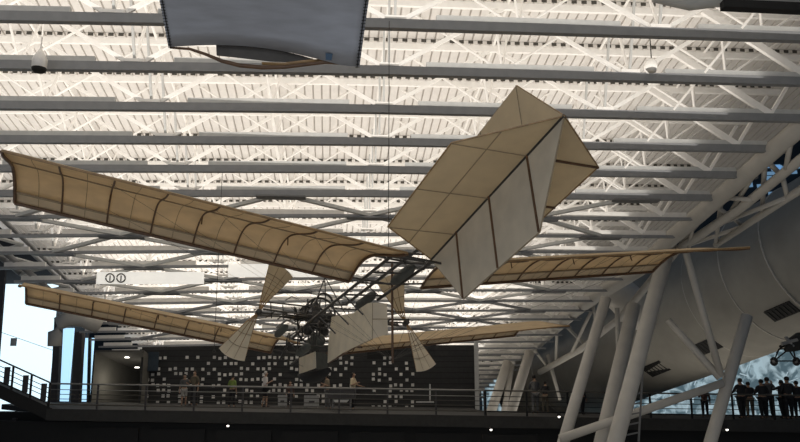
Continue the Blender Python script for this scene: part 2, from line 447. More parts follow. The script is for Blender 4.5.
# ------------------------------------------------------------------ walkway
YD = 35.0
def dz(x): return EYE - 1.55 - .0155 * x
XL, XR = -15.4, 30
bm = B(); rows = []
v = [Vector(p) for p in ((XL, YD, dz(XL)), (XR, YD, dz(XR)), (XR, YD + 4.2, dz(XR)), (4, YD + 4.2, dz(4)), (4, YW + .2, dz(4)), (XL - 4, YW + .2, dz(XL - 4)), (XL - 4, YD + 4, dz(XL - 4)))]
poly(bm, v, (0, 0, -.25))
struct('walkway_deck', bm, 'fascia', label='dark floor slab of the raised walkway', cat='walkway')
bm = B(); bar(bm, (XL, YD - .03, dz(XL) - .25), (XR, YD - .03, dz(XR) - .25), .1, .5); struct('walkway_fascia', bm, 'fascia', label='dark grey edge band of the walkway', cat='walkway')
bm = B(); bar(bm, (XL - 6, YD + .5, dz(XL) - 1.1), (XR, YD + .5, dz(XR) - 1.1), .5, 1.25); struct('walkway_girder', bm, 'black', label='black girder under the walkway', cat='girder')
bm = B(); box(bm, (-30, YD + 1.4, 0), (XL + 19.5, YD + 1.8, dz(0) - .3)); struct('wall_under', bm, 'black')
bm = B(); box(bm, (XL + 19.5, 60, 0), (45, 60.2, EYE - 3.6)); struct('wall_lower', bm, 'bdark')
for k in range(9):  # emissive boxes paint glimpses of lit ground; no windows here
    X = 14 + k * 2.6 + rnd.uniform(-.5, .5) - 8
    bm = B(); box(bm, (X, 59.9, EYE - 4.9), (X + rnd.uniform(1, 2.3), 60, EYE - 4.2 + rnd.uniform(0, .3))); struct('window_%d' % (k + 4), bm, 'bglow' if k % 3 else 'glassw', label='small lit patch seen under the walkway', cat='window')
# dark ribs under the deck left
for k in range(7):
    X = -13.8 + 2.9 * k
    bm = B(); box(bm, (X, YD + .12, dz(X) - 1.55), (X + 2.4, YD + .22, dz(X) - .8)); struct('trim_%d' % (k + 6), bm, 'black', label='dark recessed panel beneath the walkway', cat='panel')
for (a, b_) in ((228, 426), (491, 430), (559, 417), (727, 430)):
    q = px(a, b_, YD - .25)
    lr = empty('spotlight', q); tag(lr, {228: 'tiny lit spotlight under the walkway below the green shirt', 491: 'tiny lit spotlight under the walkway near the wall end', 559: 'small pale lamp on the walkway edge by the slanted column', 727: 'tiny lit spotlight under the walkway right of the crossing braces'}[a], 'spotlight')
    bm = B(); lathe(bm, (0, .05, .02), (0, .3, 1), ((0, .08), (.1, .07), (.16, .03))); obj('housing', bm, 'black', lr)
    bm = B(); lathe(bm, (0, -.02, -.03), (0, .2, 1), ((0, .03), (.03, .05), (.06, .05))); obj('lens', bm, 'lamp', lr)

# railing: panels between posts
def railing(name, P, n, label, dark):  # dark: backlit look painted into the steel of posts and rails
    r_ = empty(name, P[0]); tag(r_, label, 'railing'); O = Vector(P[0])
    a, b_ = Vector(P[0]) - O, Vector(P[1]) - O
    for i in range(n + 1):
        q = a.lerp(b_, i / n); bm = B(); box(bm, (q.x - .04, q.y - .03, q.z), (q.x + .04, q.y + .03, q.z + 1.07)); obj('post', bm, 'column' if not dark else 'black', r_)
    for k, (h, rr) in enumerate(((1.07, .035), (.82, .016), (.62, .016), (.42, .016), (.18, .03))):
        bm = B(); tube(bm, (a + Vector((0, -.03, h)), b_ + Vector((0, -.03, h))), rr, 8); obj('handrail' if k == 0 else 'rail_bar', bm, ('rail' if k in (0, 1) else 'dash') if not dark else ('dash' if k == 0 else 'black'), r_)
    return r_
railing('railing', [(XL, YD + .1, dz(XL)), (3.7, YD + .1, dz(3.7))], 9, 'steel railing of the walkway in front of the black wall', False)
railing('railing', [(3.75, YD + .1, dz(3.7)), (29, YD + .1, dz(29))], 14, 'dark railing of the walkway running right past the columns', True)
# ramp at left
ra, rb = px(-45, 366, 34.0), px(48, 407.5, YD)
bm = B(); bar(bm, ra - Vector((0, -.6, .3)), rb - Vector((0, -.6, .3)), 1.3, .5); struct('ramp_slab', bm, 'black', label='black sloping ramp at the left edge', cat='ramp')
railing('railing', [ra, rb], 5, 'dark sloping railing of the ramp against the bright left window', True)
rd = rb - ra
for k in range(5):
    t = (k + .72) / 5; q = ra + rd * t + Vector((0, -.04, .18))
    bm = B(); box(bm, (q.x - .12, q.y - .02, q.z), (q.x + .12, q.y + .02, q.z + .75)); tag(obj('rail_panel', bm, 'column'), 'narrow dark panel fixed to the sloping left railing', 'panel', 'dark panels on the sloping railing')
# big black under-ramp mass
bm = B(); a = px(-60, 395, 36); b_ = px(58, 470, 36); box(bm, (a.x, 36, 0), (b_.x, 37, px(0, 412, 36).z)); struct('wall_ramp', bm, 'black')
bm = B(); bar(bm, px(15, 418, 35.8), px(12, 450, 35.8), .18, .2, (0, 1, 0)); struct('trim_20', bm, 'column')

# ------------------------------------------------------------------ big columns
def col(label, a, b_, ya, yb, r0, r1, name='slanted_column'):
    bm = B(); P, Q = px(*a, ya), px(*b_, yb)
    if b_[1] > 430:
        d = (Q - P); Q = P + d * ((P.z - 0) / -d.z)
        r1 = r0 + (r1 - r0) * 1.0
    tube(bm, [P, P.lerp(Q, .5), Q], r0, 16, r1)
    o = obj(name, bm, 'tubew', None, True); tag(o, label, 'column' if name == 'slanted_column' else 'brace'); return o
col('thick pale tube column leaning right, continuing up to the roof edge truss', (671, 236), (616, 440), 29.5, 28, .28, .29)
col('pale tube column close behind the thickest column, partly hidden by it', (634, 305), (602, 440), 34, 32.5, .29, .31)
col('slanted pale tube column left of the central group, leaning right', (606, 298), (564, 440), 32, 31, .22, .24)
col('pale tube column near the right edge carrying the cross braces', (747, 316), (711, 440), 31, 30, .22, .24)
col('slim upright pale tube behind the central columns', (617, 308), (620, 395), 36.5, 36.2, .11, .11)
col('farthest pale slanted column standing beyond the walkway', (508, 362), (491, 412), 50, 49, .3, .3)
col('slim distant slanted column between two thicker ones beyond the walkway', (512, 365), (504, 412), 50, 49, .16, .18)
col('distant slanted column beneath the low end of the roof edge truss', (530, 352), (511, 412), 48, 47, .3, .3)
col('thin pale brace falling from the truss to the right column', (684, 246), (721, 376), 29, 30.3, .13, .14, 'cross_brace')
col('thin pale brace running down right from behind the thick column', (668, 320), (720, 378), 31, 30.3, .13, .14, 'cross_brace')
col('long pale strut rising right from the left column foot to the right column', (560, 439), (723, 383), 30.5, 30.3, .17, .15, 'cross_brace')
col('thin grey brace crossing the wall gap right of the black wall', (548, 355), (560, 400), 50, 49, .12, .1, 'cross_brace')

# small caged ladder thing at foot
bm = B()
for k in range(7):
    z = k * .35; a = px(630, 436, 29.2) + Vector((.12 * k * .35, 0, z)); bar(bm, a + Vector((-.3, 0, 0)), a + Vector((.3, 0, .12)), .05, .05)
a = px(630, 436, 29.2)
for s_ in (-.3, .3): bar(bm, a + Vector((s_, 0, -.2)), a + Vector((s_ + .3, 0, 2.3)), .06, .06)
for v_ in bm.verts: pass
lad = obj('ladder', bm, 'dgrey'); tag(lad, 'small dark grey ladder beside the foot of the thick column', 'ladder')

# ------------------------------------------------------------------ giant duct
dr = empty('air_duct', (0, 0, 0)); tag(dr, 'huge pale grey cylindrical duct sweeping down behind the columns at right', 'duct')
D0, D1 = px(830, 248, 39), px(548, 384, 66)
bm = B(); tube(bm, [D0 + (D0 - D1) * .25, D0, D0.lerp(D1, .33), D0.lerp(D1, .66), D1, D1 + (D1-D0)*.1], [3.85, 3.8, 3.8, 3.7, 3.5, 3.3], 48); obj('duct_body', bm, 'duct', dr, True)
ax = (D1 - D0).normalized(); sd, up_ = frame(ax)
for k in range(9):
    t = k / 9 * .95 + .02; c = D0.lerp(D1, t); rr = 3.83 - .3 * t
    bm = B(); torus(bm, c, ax, rr, .05, 48, 6); obj('joint_band', bm, 'ductb', dr, True)
def on_duct(x, y):
    o = Vector((0, 0, EYE)); w = (px(x, y, 40) - o)
    best = None
    for i in range(3000):
        P = o + w * (.7 + i * .0008)
        t = (P - D0).dot(ax) / (D1 - D0).length; c = D0 + (D1 - D0) * t
        if (P - c).length < 3.8 - .25 * max(0, t): return P, (P - c).normalized()
    return P, Vector((0, -1, 0))
for (gx, gy, L_, H_) in ((782, 311, .85, .75), (707, 346, .9, .85), (656, 368, .95, .95), (688, 387, 1.2, .5), (744, 365, 1.0, .5)):
    P, N = on_duct(gx, gy); P = P + N * .05; T = ax; Bn = N.cross(T)
    g = empty('duct_grille'); g.parent = dr
    g.matrix_world = Matrix(((T.x, Bn.x, N.x, P.x), (T.y, Bn.y, N.y, P.y), (T.z, Bn.z, N.z, P.z), (0, 0, 0, 1)))
    g['label'] = 'black rectangular duct grille'
    bm = B(); box(bm, (-L_, -H_/2, -.1), (L_, H_/2, .03)); obj('frame', bm, 'black', g)
    bm = B()
    for k in range(6):
        xx = -L_ + .2 + k * (2*L_ - .4) / 5; box(bm, (xx - .03, -H_/2 + .08, .03), (xx + .03, H_/2 - .08, .06))
    obj('louvre', bm, 'fascia', g)
# branch duct + elbow behind the aeroplane's right wing
bm = B(); tube(bm, [px(586, 286, 42), px(606, 288, 42), px(622, 296, 42), px(634, 308, 42.5), px(640, 316, 43)], [.62, .78, .95, 1.0, .9], 20)
bd = obj('branch_duct', bm, 'tubew', None, True); tag(bd, 'pale grey elbow duct bending down behind the tip of the right rear wing', 'duct')
for (x_, y_) in ((606, 288), (622, 296), (640, 314)):
    pass
# duct at top right
dt = empty('overhead_duct', px(760, 0, 14)); tag(dt, 'grey overhead duct with black slot at the top right corner', 'duct'); O = dt.location.copy()
bm = B(); tube(bm, [px(655, -8, 14) - O, px(690, -2, 14) - O, px(740, -7, 14) - O, px(860, -2, 14) - O], [.2, .24, .22, .22], 16); obj('duct_body', bm, 'lgrey', dt, True)
bm = B(); bar(bm, px(722, 5, 13.7) - O, px(830, 10, 13.7) - O, .2, .16); obj('slot_diffuser', bm, 'black', dt)

# dome camera, hanging lamp, twin ring fans
dc = empty('dome_camera', px(39, 69, 15.3)); tag(dc, 'black dome camera with white top hanging at the upper left', 'camera')
bm = B(); lathe(bm, (0, 0, -.1), (0, 0, 1), ((0, .02), (.03, .1), (.07, .14), (.12, .15))); obj('dome', bm, 'black', dc, True)
bm = B(); lathe(bm, (0, 0, .02), (0, 0, 1), ((0, .15), (.2, .15), (.3, .1), (.42, .03))); obj('housing', bm, 'white', dc, True)
bm = B(); tube(bm, ((0, 0, .4), (0, 0, 1.2)), .015, 6); obj('hanger', bm, 'white', dc)
hl = empty('hanging_lamp', px(650, 71, 16.9)); tag(hl, 'round white lamp housing hanging below the second truss at upper right', 'lamp')
bm = B(); lathe(bm, (0, 0, 0), (.2, 0, 1), ((0, .14), (.12, .15), (.24, .13), (.3, .05))); obj('shade', bm, 'white', hl, True)
bm = B(); tube(bm, ((.05, 0, .28), (.05, 0, 1.1)), .012, 6); obj('hanger', bm, 'black', hl)
for n_, xx in enumerate((110, 121)):
    fe = empty('ring_light', px(xx, 278, 29.4)); tag(fe, ('left' if n_ == 0 else 'right') + ' of two small round dark rings on a white roof panel', 'light')
    bm = B(); torus(bm, (0, 0, 0), (0, 1, .2), .16, .03, 20, 6); obj('ring', bm, 'dgrey', fe, True)
    bm = B(); tube(bm, ((0, 0, -.12), (0, 0, .1)), .025, 6); obj('centre_pin', bm, 'dgrey', fe)
bm = B(); a = px(96, 284, 29.6); b_ = px(204, 272, 29.6); box(bm, (a.x, 29.6, a.z), (b_.x, 29.65, b_.z)); tag(obj('reflector_panel', bm, 'panelw'), 'long bright white panel between trusses behind the two small rings', 'panel')
bm = B(); a = px(228, 277, 29.6); b_ = px(318, 264, 29.6); box(bm, (a.x, 29.6, a.z), (b_.x, 29.65, b_.z)); tag(obj('reflector_panel', bm, 'panelw'), 'bright white panel seen around the upper propeller blade at left', 'panel')

# ------------------------------------------------------------------ the tandem-wing aeroplane
R3 = Matrix(((-0.37525927, -0.9246901, -0.06425492), (0.89075419, -0.37892495, 0.25094394), (-0.25639317, 0.0369337, 0.96586668)))
T3_ = Vector((0.91742486, 13.81674267, 2.01013299 + EYE))
air = empty('tandem_wing_aeroplane'); air.matrix_world = Matrix.Translation(T3_) @ R3.to_4x4()
tag(air, 'antique cream cloth aeroplane with two wing pairs and cross-shaped tail hung in mid air', 'aeroplane')
bpy.context.view_layer.update()
def lp(x, y, ax_, val):
    """local point of the aeroplane on the plane axis=val"""
    o = R3.transposed() @ (Vector((0, 0, EYE)) - T3_); w = R3.transposed() @ (px(x, y, 20) - Vector((0, 0, EYE)))
    k = (val - o[ax_]) / w[ax_]; return o + w * k
CH = 3.147; DI = math.tan(.151); INC = .2181; SP = 7.41; RR = .83
def camb(s): return .34 * math.sin(PI * min(1, s) ** 1.5) * (1 if s < 1 else 0)
def wp(side, x0, z0, s, y, dz_=0):
    tipc = 1
    return Vector((x0 + CH * s * tipc, side * y, z0 + y * DI + INC * CH * s + camb(s) + dz_))
def wing(side, x0, z0, label, tipx=7.4):
    w = empty('wing'); w.parent = air; w['label'] = label
    N = 26
    def rows(s0, s1, m_, dz_=0):
        return [[wp(side, x0, z0, s0 + (s1 - s0) * j / m_, RR + (7.4 - RR) * i / N, dz_) for j in range(m_ + 1)] for i in range(N + 1)]
    bm = B(); sheet(bm, rows(0, .90, 16), (0, 0, .012)); obj('cloth_panel', bm, 'cloth', w, True)
    bm = B(); sheet(bm, rows(.90, 1.0, 4), (0, 0, .012)); obj('leading_edge_panel', bm, 'cloth2', w, True)
    for i in range(9):
        y = RR + (7.4 - RR) * i / 8
        bm = B(); tube(bm, [wp(side, x0, z0, j / 16 * .98 + .01, y, -.03) for j in range(17)], .017 if i not in (0, 8) else .03, 6); obj('rib', bm, 'wood', w)
        if i < 8:
            y2 = y + (7.4 - RR) / 16
            bm = B(); tube(bm, [wp(side, x0, z0, j / 12 * .98 + .01, y2, -.008) for j in range(13)], .005, 4); obj('seam', bm, 'seam', w)
    for s, r_, mm in ((.905, .02, 'seam'), (.42, .012, 'seam'), (1.0, .035, 'wood'), (.005, .02, 'lwood')):
        bm = B(); tube(bm, [wp(side, x0, z0, s, RR + (7.4 - RR) * i / 8, -.015) for i in range(9)], r_, 6); obj('spar' if s > .7 else 'edge_cord', bm, mm, w)
    for y in (RR + 6.57 / 8 * 2, RR + 6.57 / 8 * 4, RR + 6.57 / 8 * 6):
        bm = B(); a = wp(side, x0, z0, .62, y, -.02); tube(bm, (a, a + Vector((-.05, .02, -.2))), .012, 5); obj('tie', bm, 'wood', w)
    return w
wing(1, 0, 0, 'left rear wing, nearest and broadest in view')
wing(-1, 0, 0, 'right rear wing, seen edge-on pointing right')
wing(1, 7.01, .529, 'left front wing, farther away')
wing(-1, 7.01, .529, 'right front wing, behind the rudder')

# tail: four quadrants
lerp_ = lambda a, b, t: a + (b - a) * t
tl = empty('cross_tail'); tl.parent = air
H = Vector((.785, 0, .40)); Bp = Vector((-3.87, 0, .66))
def tz(x): return .40 + (.785 - x) * .056
xr_ = -2.84; TW = 1.29
xf = .25
def qpt(k, x, w): # k: 0 left(+y),1 right,2 up,3 down
    d = ((0, 1, 0), (0, -1, 0), (0, 0, 1), (0, 0, -1))[k]; return Vector((x, 0, tz(x))) + Vector(d) * w
GX = [lp(388, 227.5, 2, .44).x, 0, 0, lp(464, 301, 1, 0).x]
GW = [lp(388, 227.5, 2, .44).y, 0, 0, -(lp(464, 301, 1, 0).z - .42)]
GX[1], GW[1] = GX[0], GW[0]; GX[2], GW[2] = GX[3], GW[3]
for k, (nm, mt_) in enumerate((('horizontal_tail_cloth', 'tail'), ('horizontal_tail_cloth', 'tail'), ('upper_fin_cloth', 'tail'), ('lower_fin_cloth', 'fin'))):
    pts = [H, qpt(k, GX[k], GW[k]), qpt(k, xr_, TW), Bp]
    n = (0, 0, .012) if k < 2 else (0, .012, 0)
    bm = B(); poly(bm, pts, n); q = obj(nm, bm, mt_, tl)
    for j in range(3):
        xq = lerp_(GX[k] - .02, xr_, j / 2)
        a = Vector((xq, 0, tz(xq))); b_ = pts[1].lerp(pts[2], j / 2)
        off = Vector((0, 0, -.015)) if k < 2 else Vector((0, .02, 0))
        bm = B(); tube(bm, (a + off, b_ + off), .022 if k in (3, 1) else .008, 6); obj('batten', bm, 'wood' if k in (3, 1) else 'seam', q)
    if k in (0,):
        bm = B(); tube(bm, (pts[0].lerp(pts[1], .55) - Vector((0,0,.012)), pts[3].lerp(pts[2], .55) - Vector((0,0,.012))), .008, 5); obj('seam', bm, 'seam', q)
    bm = B(); tube(bm, pts, .014, 6); obj('edge_cord', bm, 'lwood' if k != 3 else 'seam', q)
bm = B(); tube(bm, (H + Vector((.4, 0, -.03)), Bp), .032, 8); obj('tail_boom', bm, 'steel', tl)

# fuselage longerons & frames
def fz(x): return .50 + .1 * x
fu = empty('fuselage_frame'); fu.parent = air
LY = {'A': .6, 'B': .15, 'C': -.3}
for k_, y in LY.items():
    st = .95 if k_ == 'C' else (1.3 if k_ == 'A' else .9)
    bm = B(); tube(bm, [Vector((x, y + (.15 - y) * max(0, (x - 9)) * .25, fz(x) + (.1 if k_ == 'B' else 0) - max(0, x - 8) * .1)) for x in ((st, 3, 4.4) if k_ == 'C' else (st, 3, 5.3) if k_ == 'B' else (st, 3, 5, 7, 9, 10.6))], .035, 8); obj('longeron', bm, 'steel', fu)
bm = B(); tube(bm, (Vector((.95, -.3, fz(.95))), H), .03, 6); tube(bm, (Vector((1.3, .6, fz(1.3))), H + Vector((.1, .1, 0))), .025, 6); obj('tail_stay', bm, 'steel', fu)
bm = B(); tube(bm, [Vector((x, .15, fz(x) - .45)) for x in (7.6, 9, 10.4)], .03, 8); obj('keel_tube', bm, 'steel', fu)
for i, x in enumerate((1.1, 1.7, 2.4, 3.2, 4.2, 5.2, 6.2, 7.2, 8.2, 9.2)):
    bm = B(); tube(bm, (Vector((x, .6, fz(x))), Vector((x - .12, -.3 if x < 4.4 else .2, fz(x)))), .022, 6)
    if x > 4:
        tube(bm, (Vector((x, .6, fz(x))), Vector((x, .15, fz(x) - .45))), .018, 6)
    obj('cross_tube', bm, 'steel', fu)
for x, s_ in ((1.1, 1), (3.0, 1)):
    bm = B(); tube(bm, (Vector((x, .6 if s_ > 0 else -.3, fz(x))), Vector((x + 1.2, -.3 if s_ > 0 else .6, fz(x + 1.2)))), .012, 6); obj('diagonal_wire', bm, 'steel', fu)
# wing root carry-throughs
for x0, z0 in ((0, 0), (7.01, .529)):
    for s in (.12, .55, .95):
        a = wp(1, x0, z0, s, RR, -.02); b_ = wp(-1, x0, z0, s, RR, -.02)
        bm = B(); tube(bm, (a, (a + b_) / 2 - Vector((0, 0, .08)), b_), .022, 6); obj('wing_carry_tube', bm, 'steel', fu)

# floats (spindle tanks)
for (c, L_, r_, lab) in ((lp(402.5, 275, 1, -.12), 1.25, .11, 1), (lp(365, 301, 1, -.1), 1.3, .11, 1), (lp(281, 331, 0, 6.6), 1.1, .10, 0), (lp(303, 350, 0, 7.2), 1.2, .10, 0)):
    d = Vector((1, 0, .08)); bm = B()
    lathe(bm, c - d * L_ / 2, d, ((0, .02), (.06, r_ * .55), (.22, r_ * .95), (.4, r_), (L_ - .3, r_), (L_ - .1, r_ * .6), (L_, .02)), 16)
    obj('float', bm, 'float', air, True)

# mast & king posts
a = lp(392, 262, 1, -.3); b_ = lp(392.6, 363, 1, -.3); bm = B(); tube(bm, (a, b_), .028, 8); kp = obj('king_post', bm, 'wood', air)
c1 = Vector((6.2, .15, fz(6.2))); 
k2 = Vector((8.6, .15, fz(8.6) + 1.1)); bm = B(); tube(bm, (Vector((8.6, .15, fz(8.6) - .9)), k2), .022, 8); obj('king_post', bm, 'steel', air)
k3 = lp(325, 277, 1, .15); k3b = lp(326, 318, 1, .15)
for s_ in (-.35, 0, .35):
    bm = B(); tube(bm, (k3, k3b + Vector((s_ * 1.4, s_, 0))), .014, 6); obj('engine_stay', bm, 'steel', air)

# engine: radial five cylinders, flywheels, drive shafts
en = empty('engine'); en.parent = air
ec = lp(316, 320, 0, 8.0)
bm = B(); lathe(bm, ec - Vector((0, 0, .22)), (0, 0, 1), ((0, .1), (.05, .22), (.4, .22), (.45, .1))); obj('crankcase', bm, 'steel', en, True)
AXE = Vector((1, 0, .1)).normalized()
for k in range(5):
    a_ = PI/2 + k * 2 * PI / 5; d = Vector((0, math.cos(a_), math.sin(a_)))
    bm = B(); lathe(bm, ec, d, ((.1, .1), (.2, .11), (.24, .12), (.44, .12), (.48, .08), (.52, .04))); cy = obj('cylinder', bm, 'steel', en, True)
    bm = B(); tube(bm, (ec + d * .55 + AXE * .1, ec + d * .45 + AXE * .3, ec + AXE * .32), .02, 6); obj('intake_pipe', bm, 'lwood', cy)
for s_ in (.38, -.38):
    bm = B(); torus(bm, ec + AXE * s_ + Vector((0, 0, .1)), AXE, .42, .03, 24, 6)
    for k in range(4):
        a_ = k * PI / 4; d = Vector((0, math.cos(a_), math.sin(a_))); tube(bm, (ec + AXE * s_ + Vector((0, 0, .1)) - d * .42, ec + AXE * s_ + Vector((0, 0, .1)) + d * .42), .008, 5)
    obj('flywheel', bm, 'steel', en, True)
fw = lp(325, 303, 1, .15)
bm = B(); torus(bm, fw, (1, .3, 0), .26, .03, 22, 6, .55); obj('radiator_arch', bm, 'steel', en, True)
hubL = lp(258.5, 312.5, 0, 5.5); hubR = lp(406, 323, 0, 5.5)
for nm_, hb, ss in (('L', hubL, 1), ('R', hubR, -1)):
    for dx, dz_ in ((0, .0), (.35, .05), (-.3, -.02), (0, .28), (.9, .1), (1.5, .15)):
        bm = B(); tube(bm, (hb + Vector((min(dx, .4), -ss * .05, dz_)), Vector((ec.x - .5 + dx * .5, ec.y + ss * .3, ec.z + dz_ - .1))), .022, 6); obj('outrigger_tube', bm, 'steel', en)
    for k in range(4):
        t = .2 + k * .2; a = hb.lerp(ec, t)
        bm = B(); tube(bm, (a + Vector((-.25, 0, -.02)), a + Vector((.6, 0, .12))), .016, 6); tube(bm, (a + Vector((0, 0, -.1)), a + Vector((.1, 0, .32))), .014, 6); obj('spacer_tube', bm, 'steel', en)
# tangle of pipes round the engine
rnd = random.Random(21)
for k in range(26):
    a = ec + Vector((rnd.uniform(-.7, 1.2), rnd.uniform(-.35, .6), rnd.uniform(-.45, .55)))
    b_ = a + Vector((rnd.uniform(-.7, .7), rnd.uniform(-.5, .5), rnd.uniform(-.5, .5)))
    mid = (a + b_) / 2 + Vector((0, 0, rnd.uniform(-.2, .2)))
    bm = B(); tube(bm, (a, a.lerp(mid, .6), mid, b_.lerp(mid, .5), b_), rnd.choice((.014, .02, .03)), 6); obj('pipe', bm, rnd.choice(('steel', 'steel', 'dgrey')), en)
for (x_, y_, R_) in ((300, 338, .3), (288, 342, .22), (312, 342, .26), (318, 333, .3)):
    c = lp(x_, y_, 0, 7.0); bm = B(); torus(bm, c, (.4, 1, .2), R_, .018, 20, 5, .8); obj('hoop', bm, 'steel', en, True)
c = lp(316, 342, 1, .2); bm = B(); lathe(bm, c, (1, 0, .1), ((-.3, .12), (-.2, .2), (.3, .2), (.4, .1))); obj('tank', bm, 'float', en, True)

# propellers
def prop(label, hub, blades):
    p = empty('propeller'); p.parent = air; p['label'] = label
    bm = B(); lathe(bm, hub - Vector((.12, 0, 0)), (1, 0, 0), ((0, .04), (.05, .07), (.2, .07), (.25, .03))); obj('hub', bm, 'steel', p, True)
    for (n0, n1, w0, w1, w2) in blades:
        A0, A1 = lp(*n0, 0, 5.35), lp(*n1, 0, 5.6); W0, W1 = lp(*w0, 0, 5.15), lp(*w1, 0, 5.75)
        Wm = lp(*w2, 0, 5.45)
        bl = empty('blade'); bl.parent = p
        def arc(t):  # quadratic through W0,Wm,W1
            c_ = Wm * 2 - (W0 + W1) / 2; return W0 * (1-t)**2 + c_ * 2*t*(1-t) + W1 * t*t
        rows = [[(A0.lerp(A1, j/6)).lerp(arc(j/6), i/8) for j in range(7)] for i in range(9)]
        bm = B(); sheet(bm, rows, (.012, 0, 0)); obj('blade_cloth', bm, 'rudder' if n0[1] > 318 else 'tail', bl)
        for t in (.0, .33, .67, 1.0):
            bm = B(); tube(bm, (hub, A0.lerp(A1, t), A0.lerp(A1, t).lerp(arc(t), .98)), [.016, .014, .004], 5)
            obj('blade_rib', bm, 'lwood', bl)
        for t in (.35, .68):
            bm = B(); tube(bm, [A0.lerp(A1, j/4).lerp(arc(j/4), t) - Vector((.012, 0, 0)) for j in range(5)], .007, 5); obj('seam', bm, 'seam', bl)
prop('left propeller of two cloth paddle blades', hubL, [((247, 321), (255, 322), (219, 348), (244.5, 361), (229, 357)), ((260.5, 300), (266, 303), (270, 260), (293, 277), (284, 268))])
prop('right propeller of two cloth paddle blades', hubR, [((408.5, 333), (413.5, 332), (416.5, 371.5), (436, 364), (427, 370)), ((396, 311), (404, 311), (377, 283), (404, 270), (390, 275))])

# rudder
ru = empty('rudder'); ru.parent = air
y0 = 0.0
P = lambda x_, y_, yy=y0: lp(x_, y_, 1, yy)
bm = B(); poly(bm, [P(328, 363), P(328.5, 348), P(332, 317), P(355, 313), P(355, 347), P(343, 353)], (0, .015, 0)); rp = obj('rudder_panel', bm, 'rudder', ru)
bm = B(); poly(bm, [P(355, 347), P(355, 312), P(368, 303.5), P(372, 302.5), P(372, 339)], (0, .015, 0)); rp2 = obj('rudder_panel', bm, 'rudder', ru)
e = [P(372, 339), P(372, 302.5), lp(387, 303.5, 1, -.33), lp(388, 334, 1, -.33)]
bm = B(); poly(bm, e, (.01, .012, 0)); rp3 = obj('rudder_wedge', bm, 'fin', ru)
for a, b_ in (((329, 346), (355, 347)), ((355, 313), (355, 347)), ((372, 303), (372, 339)), ((355, 347), (372, 339)), ((330, 345), (350, 322)), ((336, 322), (355, 340)), ((355, 319), (388, 319)), ((332, 317), (340, 314))):
    bm = B(); tube(bm, (P(*a) - Vector((0, .012, 0)), P(*b_) - Vector((0, .012, 0))), .010, 5); obj('seam', bm, 'seam', rp)
bm = B(); tube(bm, (P(355, 347) - Vector((0, .02, 0)), P(328, 363) - Vector((0, .02, 0)), P(330, 340) - Vector((0, .02, 0))), .016, 5); obj('edge_rod', bm, 'wood', rp)

# cab
cb = empty('cab'); cb.parent = air
q = [lp(299, 374, 1, .3), lp(299, 358, 1, .3), lp(315, 351.5, 1, .3), lp(315.5, 368, 1, .3)]
bm = B(); poly(bm, q, (0, -.02, 0)); obj('cloth_side', bm, 'rudder', cb)
q2 = [q[3], q[2], lp(327, 354, 1, -.1), lp(328, 371, 1, -.1)]
bm = B(); poly(bm, q2, (0.02, .0, 0)); obj('dark_rear_side', bm, 'float', cb)
c0 = lp(299, 375, 1, .25); c1_ = lp(329, 370, 1, .0); bm = B(); tube(bm, [c0.lerp(c1_, t/6) + Vector((0, 0, -.12 * math.sin(PI * t/6))) for t in range(7)], [.05, .12, .16, .17, .16, .12, .06], 12); obj('hull', bm, 'black', cb, True)

# guy wires
W = []
kpb = b_ = lp(392.6, 360, 1, -.3)
top2 = k2
for side in (1, -1):
    for y in (2.4, 4.1, 5.8):
        for s in (.15, .85):
            W.append((kpb, wp(side, 0, 0, s, y, -.03)))
    for y in (3.2, 5.8):
        W.append((Vector((8.6, .15, fz(8.6) - .9)), wp(side, 7.01, .529, .5, y, -.03)))
        W.append((k2, wp(side, 7.01, .529, .5, y, .02)))
W += [(kpb, H), (k3, wp(1, 0, 0, .9, 3)), (qpt(3, GX[3], GW[3]), kpb), (k3, Vector((2, .15, fz(2)))), (k3, k2)]
for a, b_ in W:
    bm = B(); tube(bm, (a, b_), .0028, 4); obj('guy_wire', bm, 'steel', air)

# suspension cables
for (x_, ytop, ybot, Y, lab) in ((388.5, 168, 256, 14.6, 'thin dark suspension cable with small hook above the aeroplane wing roots'), (214, 335, 352, 21.5, 'thin suspension cable near the left front wing')):
    a = px(x_, ybot, Y); top = Vector((a.x, a.y, rz(a.y) - .1))
    su = empty('suspension_cable', a); tag(su, lab, 'cable')
    bm = B(); tube(bm, ((0, 0, 0), top - a), .008, 6); obj('cable', bm, 'steel', su)
    bm = B(); torus(bm, (0, 0, .02), (0, 1, 0), .04, .012, 12, 5); obj('hook', bm, 'steel', su)

# ------------------------------------------------------------------ near blue-grey wing at top
bw_ = empty('hanging_wing', px(265, 30, 9)); O = bw_.location.copy()
tag(bw_, 'blue-grey cloth wing end hanging close above, cut off by the top edge', 'wing')
def lerp(a, b, t): return a + (b - a) * t
N = 20; rows = []
for i in range(9):
    t = i / 8
    row = []
    for j in range(N + 1):
        s = j / N
        # lower edge curve in the view, upper edge off frame
        xb = lerp(168.3, 359.5, s); yb = lerp(47, 67, s) - 9.0 * math.sin(PI * min(1, s / .9)) * (1 if i == 0 else (1 - t) ** 3)
        xt = lerp(146, 378, s); yt = -58
        Yb = 9.0; Yt = 7.0
        p = px(lerp(xb, xt, t), lerp(yb, yt, t), lerp(Yb, Yt, t)) - O
        p.z += .05 * math.sin(PI * t)
        row.append(p)
    rows.append(row)
bm = B(); sheet(bm, rows, (0, 0, .02)); wc = obj('wing_cloth', bm, 'blue', bw_, True)
for s, off in ((0, 1), (N, -1)):
    bm = B(); tube(bm, [rows[i][s] + Vector((off * .03, 0, -.005)) for i in range(9)], .006, 5)
    for i in range(8):
        for k in range(5):
            a = rows[i][s].lerp(rows[i+1][s], k/5); tube(bm, (a + Vector((0, 0, -.008)), a + Vector((off*.05, 0, -.008))), .004, 4)
    obj('stitching', bm, 'black', wc)
